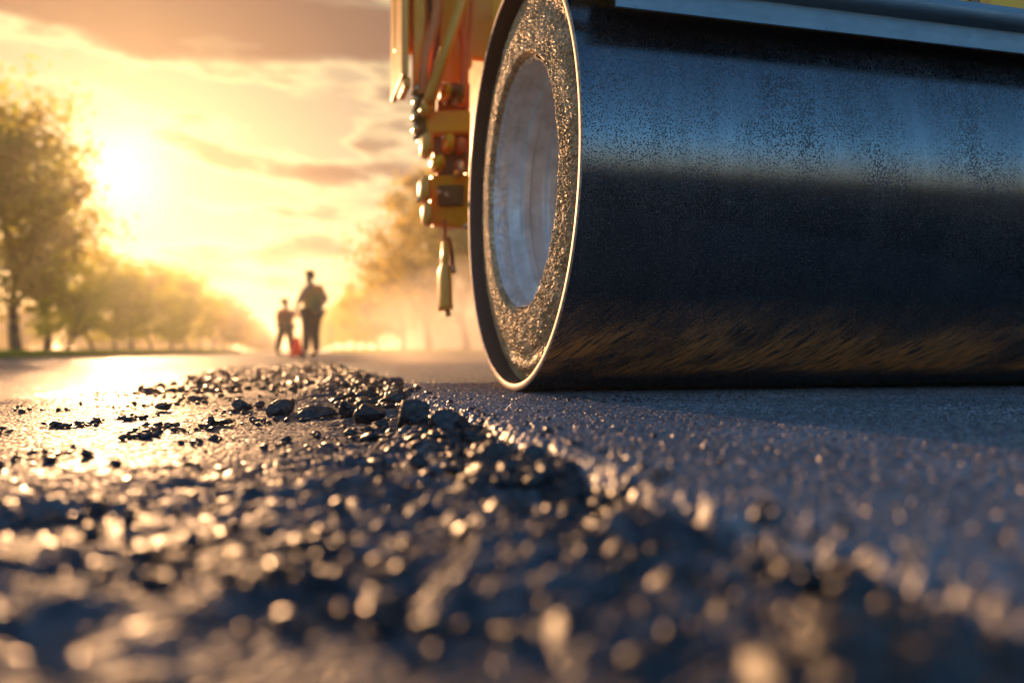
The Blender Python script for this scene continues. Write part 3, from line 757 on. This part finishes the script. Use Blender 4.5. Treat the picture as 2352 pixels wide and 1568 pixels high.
# far woods that close both rows
def far_wood(name, x0, x1, y0, y1, n_, hmin, hmax, label):
    VV = []; g = np.random.default_rng(n_)
    for k in range(n_):
        h_ = g.uniform(hmin, hmax); c = np.array([g.uniform(x0, x1), y0+(y1-y0)*(k+g.random())/n_, h_*.52])
        q = g.normal(size=(1100, 3)); q /= np.linalg.norm(q, axis=1)[:, None]; q *= (g.random(1100)**.4)[:, None]*np.array([3.6, 3.6, h_*.5])*g.uniform(.75, 1.1, (1100, 1))
        C = c+q; C[:, 2] = np.maximum(C[:, 2], -.05); a = g.normal(size=(1100, 3)); a /= np.linalg.norm(a, axis=1)[:, None]; b = np.cross(a, g.normal(size=(1100, 3))); b /= np.linalg.norm(b, axis=1)[:, None]
        VV.append(np.stack([C-a*.42, C-b*.25, C+a*.42, C+b*.25], 1).reshape(-1, 3))
    V = np.concatenate(VV); me = np_mesh(name, V, np.arange(len(V)).reshape(-1, 4))
    tag(link(name, me, M['leafB']), label, 'woods', kind='stuff')
far_wood('distant_trees', -13.5, -9.5, 300, 760, 60, 10, 13, 'hazy mass of trees where the left tree row meets the road end')
far_wood('distant_trees', 8.5, 13, 290, 760, 60, 10, 13, 'hazy mass of trees where the right tree row meets the road end')
far_wood('distant_trees', -70, -22, 120, 420, 60, 5, 8, 'low hazy woods far behind the left tree row')
# grass verges
def verge(x0, x1, y0, y1, n_, label, seed):
    g = np.random.default_rng(seed); y = y0*np.exp(g.random(n_)*math.log(y1/y0)); x = g.uniform(x0, x1, n_)
    s = g.uniform(.09, .20, n_)*(1+y/60); a = g.uniform(0, 6.28, n_); wv = s*.16
    bx = np.stack([x, y, np.full(n_, -.10)], -1); d = np.stack([np.cos(a)*wv, np.sin(a)*wv, 0*a], -1); tp = bx+np.stack([g.normal(size=n_)*s*.35, g.normal(size=n_)*s*.35, s], -1)
    V = np.stack([bx-d, bx+d, tp], 1).reshape(-1, 3)
    tag(link('grass', np_mesh('grass', V, np.arange(n_*3).reshape(-1, 3)), M['grass'], smooth=False), label, 'grass', kind='stuff')
M['grass'] = leaf_mat('grass_blades', (.12, .20, .02), (.20, .26, .03))
verge(-15, -8.2, 16, 160, 60000, 'green grass verge under the left tree row', 5)
verge(7.6, 14, 20, 160, 30000, 'green grass verge under the right tree row', 6)

# ------------------------------------------------------------ workers
def skin_mesh(name, J, E, root, sub=2):
    """J: {name: (co, radius)}; E: edges by name -> evaluated skin mesh"""
    names = list(J); idx = {k: i for i, k in enumerate(names)}
    me = bpy.data.meshes.new(name); me.from_pydata([J[k][0] for k in names], [(idx[a], idx[b]) for a, b in E], [])
    o = bpy.data.objects.new(name, me); col.objects.link(o)
    o.modifiers.new('s', 'SKIN'); sb = o.modifiers.new('u', 'SUBSURF'); sb.levels = sub; sb.render_levels = sub
    sv = me.skin_vertices[0].data
    for k in names:
        rr_ = J[k][1]; sv[idx[k]].radius = rr_ if hasattr(rr_, '__len__') else (rr_, rr_)
        sv[idx[k]].use_root = (k == root)
    dg = bpy.context.evaluated_depsgraph_get(); dg.update()
    out = bpy.data.meshes.new_from_object(o.evaluated_get(dg)); bpy.data.objects.remove(o); out.name = name
    return out
M['skin'] = mat('skin', (.42, .24, .16), .55); n = N(M['skin']); n.set('Base Color', n.ramp(n.noise(n.coord(), 12, 3), [(.3, (.38, .21, .14)), (.7, (.46, .27, .18))]))
def cloth(name, c):
    m = mat(name, c, .8); n = N(m); v = n.coord()
    if c[0] > .9:       # thin fluorescent cloth lets light through
        n.set('Subsurface Weight', 1.0); n.b.inputs['Subsurface Radius'].default_value = (1.0, .35, .10); n.set('Subsurface Scale', .35)
    n.set('Base Color', n.mix(n.noise(v, 7, 4), c, tuple(x*.6 for x in c))); n.set('Normal', n.bump(n.noise(v, 16, 4), .01, .5)); return m
def person(loc, yaw, sh, label, J, vest_c, shirt_c, trouser_c, hair_c, held):
    """J in metres: x to the camera's right, y away, z up"""
    t = tag(empty('person', loc, yaw), label, 'person', None); t.scale = (sh, sh, 1.0)
    V3 = lambda k: Vector(J[k])
    T = {}
    E = []
    def put(k, co, r): T[k] = (tuple(co), r)
    put('pelvis', V3('pelvis'), (.135, .105)); put('waist', V3('pelvis').lerp(V3('chest'), .45), (.125, .10)); put('chest', V3('chest'), (.155, .115)); put('neckbase', V3('neck')-Vector((0, 0, .03)), (.075, .07))
    put('neck', V3('neck').lerp(V3('head'), .35), .055)
    hd = V3('head')
    fdir = V3('face').normalized()
    put('jaw', hd+Vector((0, 0, -.05))+fdir*.02, (.062, .07)); put('skull', hd+Vector((0, 0, .045)), (.078, .092)); put('crownpt', hd+Vector((0, 0, .105))-fdir*.01, (.045, .055))
    put('nose', hd+fdir*.115+Vector((0, 0, -.005)), .012)
    E += [('pelvis', 'waist'), ('waist', 'chest'), ('chest', 'neckbase'), ('neckbase', 'neck'), ('neck', 'jaw'), ('jaw', 'skull'), ('skull', 'crownpt')]
    T.pop('nose')
    for s in 'LR':
        put('sho'+s, J['sho'+s], .062); put('elb'+s, J['elb'+s], .042); put('wri'+s, J['wri'+s], .028)
        put('uarm'+s, V3('sho'+s).lerp(V3('elb'+s), .4), .052); put('farm'+s, V3('elb'+s).lerp(V3('wri'+s), .35), .041)
        d = (V3('wri'+s)-V3('elb'+s)).normalized(); side = d.cross(Vector((0, 1, 0))).normalized(); oth = d.cross(side).normalized()
        w_ = V3('wri'+s); put('palm'+s, w_+d*.055, (.036, .020))
        E += [('chest', 'sho'+s), ('sho'+s, 'uarm'+s), ('uarm'+s, 'elb'+s), ('elb'+s, 'farm'+s), ('farm'+s, 'wri'+s), ('wri'+s, 'palm'+s)]
        for f, (o_, L_) in enumerate(((-.030, .070), (-.010, .082), (.011, .078), (.030, .062))):
            a = w_+d*.085+oth*o_; b = a+d*L_*.55+side*.008; c = b+(d*.7+side*.6).normalized()*L_*.5
            for q, (co, rr_) in enumerate(((a, .010), (b, .009), (c, .008))): put('f%d%d%s' % (f, q, s), co, rr_)
            E += [('palm'+s, 'f%d0%s' % (f, s)), ('f%d0%s' % (f, s), 'f%d1%s' % (f, s)), ('f%d1%s' % (f, s), 'f%d2%s' % (f, s))]
        a = w_+d*.045-oth*.036; b = a+(d-oth*.8).normalized()*.04; put('t0'+s, a, .012); put('t1'+s, b, .009); E += [('palm'+s, 't0'+s), ('t0'+s, 't1'+s)]
        put('hip'+s, J['hip'+s], .092); put('kne'+s, J['kne'+s], .055); put('ank'+s, J['ank'+s], .038)
        put('thi'+s, V3('hip'+s).lerp(V3('kne'+s), .4), .078); put('cal'+s, V3('kne'+s).lerp(V3('ank'+s), .3), .056)
        put('toe'+s, V3('ank'+s)+fdir*.15+Vector((0, 0, -.055)), (.04, .03))
        E += [('pelvis', 'hip'+s), ('hip'+s, 'thi'+s), ('thi'+s, 'kne'+s), ('kne'+s, 'cal'+s), ('cal'+s, 'ank'+s), ('ank'+s, 'toe'+s)]
    body = link('body', skin_mesh('body', T, E, 'pelvis'), M['skin'], t, world=False)
    # nose, ears, eyes are tiny relief on the head
    bm = bmesh.new(); sd = fdir.cross(Vector((0, 0, 1)))
    tube(bm, [hd+fdir*.078+Vector((0, 0, .03)), hd+fdir*.100+Vector((0, 0, .0)), hd+fdir*.080+Vector((0, 0, -.012))], [.008, .014, .010], 8)
    link('nose', bm_mesh(bm, 'nose'), M['skin'], body, world=False)
    for q in (-1, 1):
        bm = bmesh.new(); tube(bm, [hd+sd*q*.072+Vector((0, 0, -.015)), hd+sd*q*.084+Vector((0, 0, .012)), hd+sd*q*.078+Vector((0, 0, .035))], [.010, .018, .012], 8)
        link('ear', bm_mesh(bm, 'ear'), M['skin'], body, world=False)
        bm = bmesh.new(); bmesh.ops.create_uvsphere(bm, u_segments=10, v_segments=8, radius=.011, matrix=Matrix.Translation(hd+fdir*.079+sd*q*.030+Vector((0, 0, .032))))
        link('eye', bm_mesh(bm, 'eye'), cloth('eye_dark', (.03, .02, .02)), body, world=False)
    H = {'a': (tuple(hd+Vector((0, 0, .03))-fdir*.035), (.070, .078)), 'b': (tuple(hd+Vector((0, 0, .085))-fdir*.012), (.078, .088)), 'c': (tuple(hd+Vector((0, 0, .125))-fdir*.005), (.04, .05))}
    link('hair', skin_mesh('hair', H, [('a', 'b'), ('b', 'c')], 'b'), cloth('hair', hair_c), body, world=False)
    def sub(keys, edges, grow, root, name, colr):
        K = {}
        for k in keys:
            co, rr_ = T[k]; rr_ = rr_ if hasattr(rr_, '__len__') else (rr_, rr_); K[k] = (co, (rr_[0]*1.28+grow, rr_[1]*1.28+grow))
        return link(name, skin_mesh(name, K, edges, root), cloth(name, colr), t, world=False)
    e2 = [(a, b) for a, b in E]
    sk = ['pelvis', 'waist', 'chest', 'neckbase']+[a+s for s in 'LR' for a in ('sho', 'uarm', 'elb', 'farm')]
    sub(sk, [e for e in e2 if e[0] in sk and e[1] in sk], .012, 'waist', 'shirt', shirt_c)
    vk = ['waist', 'chest', 'neckbase', 'shoL', 'shoR', 'pelvis']
    sub(vk, [e for e in e2 if e[0] in vk and e[1] in vk], .045, 'waist', 'vest', vest_c)
    tk = ['pelvis']+[a+s for s in 'LR' for a in ('hip', 'thi', 'kne', 'cal', 'ank')]
    sub(tk, [e for e in e2 if e[0] in tk and e[1] in tk], .024, 'pelvis', 'trousers', trouser_c)
    for s in 'LR':
        sub(['ank'+s, 'toe'+s], [('ank'+s, 'toe'+s)], .014, 'ank'+s, 'boot', (.03, .022, .02))
    return t
J1 = dict(pelvis=(.0, 0, .96), chest=(.03, 0, 1.33), neck=(.0, 0, 1.50), head=(-.05, 0, 1.62), face=(-.85, .45, -.25),
 shoL=(-.07, -.15, 1.42), elbL=(-.20, -.17, 1.17), wriL=(-.30, -.14, .97),
 shoR=(.12, .12, 1.43), elbR=(.26, .14, 1.20), wriR=(.16, .10, 1.02),
 hipL=(-.08, -.08, .90), kneL=(-.08, -.09, .50), ankL=(-.10, -.10, .09),
 hipR=(.06, .08, .90), kneR=(.05, .09, .50), ankR=(.07, .10, .09))
person(seen_at(716, 17.3, 0), -YAW, 1.03, 'tall worker in a dull orange vest, dark trousers, one elbow out, standing on the road', J1, (1.0, .26, .04), (.80, .30, .14), (.05, .028, .02), (.04, .025, .02), None)
J2 = dict(pelvis=(.02, 0, .90), chest=(.01, 0, 1.26), neck=(.0, 0, 1.45), head=(.0, 0, 1.59), face=(.6, .7, -.15),
 shoL=(-.15, .02, 1.38), elbL=(-.19, .02, 1.12), wriL=(-.17, -.02, .90),
 shoR=(.15, -.03, 1.37), elbR=(.32, -.06, 1.22), wriR=(.47, -.08, 1.15),
 hipL=(-.07, 0, .86), kneL=(-.14, 0, .47), ankL=(-.20, 0, .09),
 hipR=(.10, 0, .86), kneR=(.14, 0, .47), ankR=(.16, 0, .09))
person(seen_at(655, 26.0, 0), -YAW, 1.25, 'smaller looking worker in a red orange top, legs apart, arm stretched out to the side', J2, (1.0, .13, .03), (1.0, .15, .04), (.05, .03, .022), (.03, .02, .018), None)
# traffic cone between them
cp = seen_at(681, 17.5, 0); cone = tag(empty('traffic_cone', cp), 'small bright red orange traffic cone on the road between the two workers', 'traffic cone')
M['cone'] = mat('cone_plastic', (.85, .10, .03), .45); n = N(M['cone']); n.set('Base Color', n.ramp(n.noise(n.coord(), 9, 4), [(.3, (.75, .08, .02)), (.7, (.9, .13, .04))]))
tr = n.new('ShaderNodeBsdfTranslucent'); tr.inputs[0].default_value = (1, .2, .06, 1); mx = n.new('ShaderNodeMixShader'); mx.inputs[0].default_value = .6
n.l(n.b.outputs[0], mx.inputs[1]); n.l(tr.outputs[0], mx.inputs[2]); n.l(mx.outputs[0], n.t.nodes['Material Output'].inputs[0])
bm = bmesh.new(); tube(bm, [cp+Vector((0, 0, .03)), cp+Vector((0, 0, .06)), cp+Vector((0, 0, .40)), cp+Vector((0, 0, .42))], [.16, .145, .05, .035], 24)
link('cone_body', bm_mesh(bm, 'cone_body'), M['cone'], cone)
boxpart('cone_base', cp+Vector((0, 0, .016)), (.36, .36, .03), M['cone'], cone, .008)

# ------------------------------------------------------------ air
def volume_mat(name, density, colr, g, falloff=False):
    m = bpy.data.materials.new(name); m.use_nodes = True; t = m.node_tree; t.nodes.remove(t.nodes['Principled BSDF'])
    pv = t.nodes.new('ShaderNodeVolumePrincipled'); pv.inputs['Color'].default_value = (*colr, 1); pv.inputs['Anisotropy'].default_value = g
    pv.inputs['Density'].default_value = density
    t.links.new(pv.outputs[0], t.nodes['Material Output'].inputs['Volume'])
    if falloff:
        n = N.__new__(N); n.t = t; n.b = None
        tc = n.new('ShaderNodeTexCoord'); ln = n.new('ShaderNodeVectorMath'); ln.operation = 'LENGTH'; n.l(tc.outputs['Object'], ln.inputs[0])
        nz_ = n.noise(tc.outputs['Object'], 1.6, 3)
        f = n.math('MULTIPLY', n.ramp(n.math('ADD', ln.outputs['Value'], n.math('MULTIPLY', n.math('SUBTRACT', nz_, .5), .9)), [(.0, 1.0), (.35, .5), (.65, .15), (.95, 0.0)]), density)
        n.l(f, pv.inputs['Density'])
    return m
HAZE = True
if HAZE:
    bm = bmesh.new(); box(bm, (0, 710, 7.0), (3060, 2440, 16.4)); o = link('haze', bm_mesh(bm, 'haze'), volume_mat('haze_air', .0013, (1, .95, .88), .72), smooth=False); tag(o, kind='stuff')
    bm = bmesh.new(); bmesh.ops.create_icosphere(bm, subdivisions=3, radius=1)
    o = link('dust_cloud', bm_mesh(bm, 'dust_cloud'), volume_mat('dust', .8, (.95, .85, .72), .55, True)); tag(o, 'drifting sandy dust low over the road behind the drum', 'dust', kind='stuff')
    o.location = (1.75, 8.8, .25); o.scale = (1.35, 3.4, .85)

# ------------------------------------------------------------ render settings
sc.view_settings.view_transform = 'Standard'; sc.view_settings.look = 'None'; sc.view_settings.gamma = 1; sc.view_settings.exposure = .34
cy = sc.cycles
cy.max_bounces = 6; cy.diffuse_bounces = 4; cy.glossy_bounces = 3; cy.transmission_bounces = 2; cy.volume_bounces = 0; cy.transparent_max_bounces = 8
cy.use_denoising = True; cy.sample_clamp_direct = 0; cy.sample_clamp_indirect = 6
cy.use_adaptive_sampling = True; cy.adaptive_threshold = .02
cy.volume_step_rate = 2.0; cy.volume_max_steps = 64
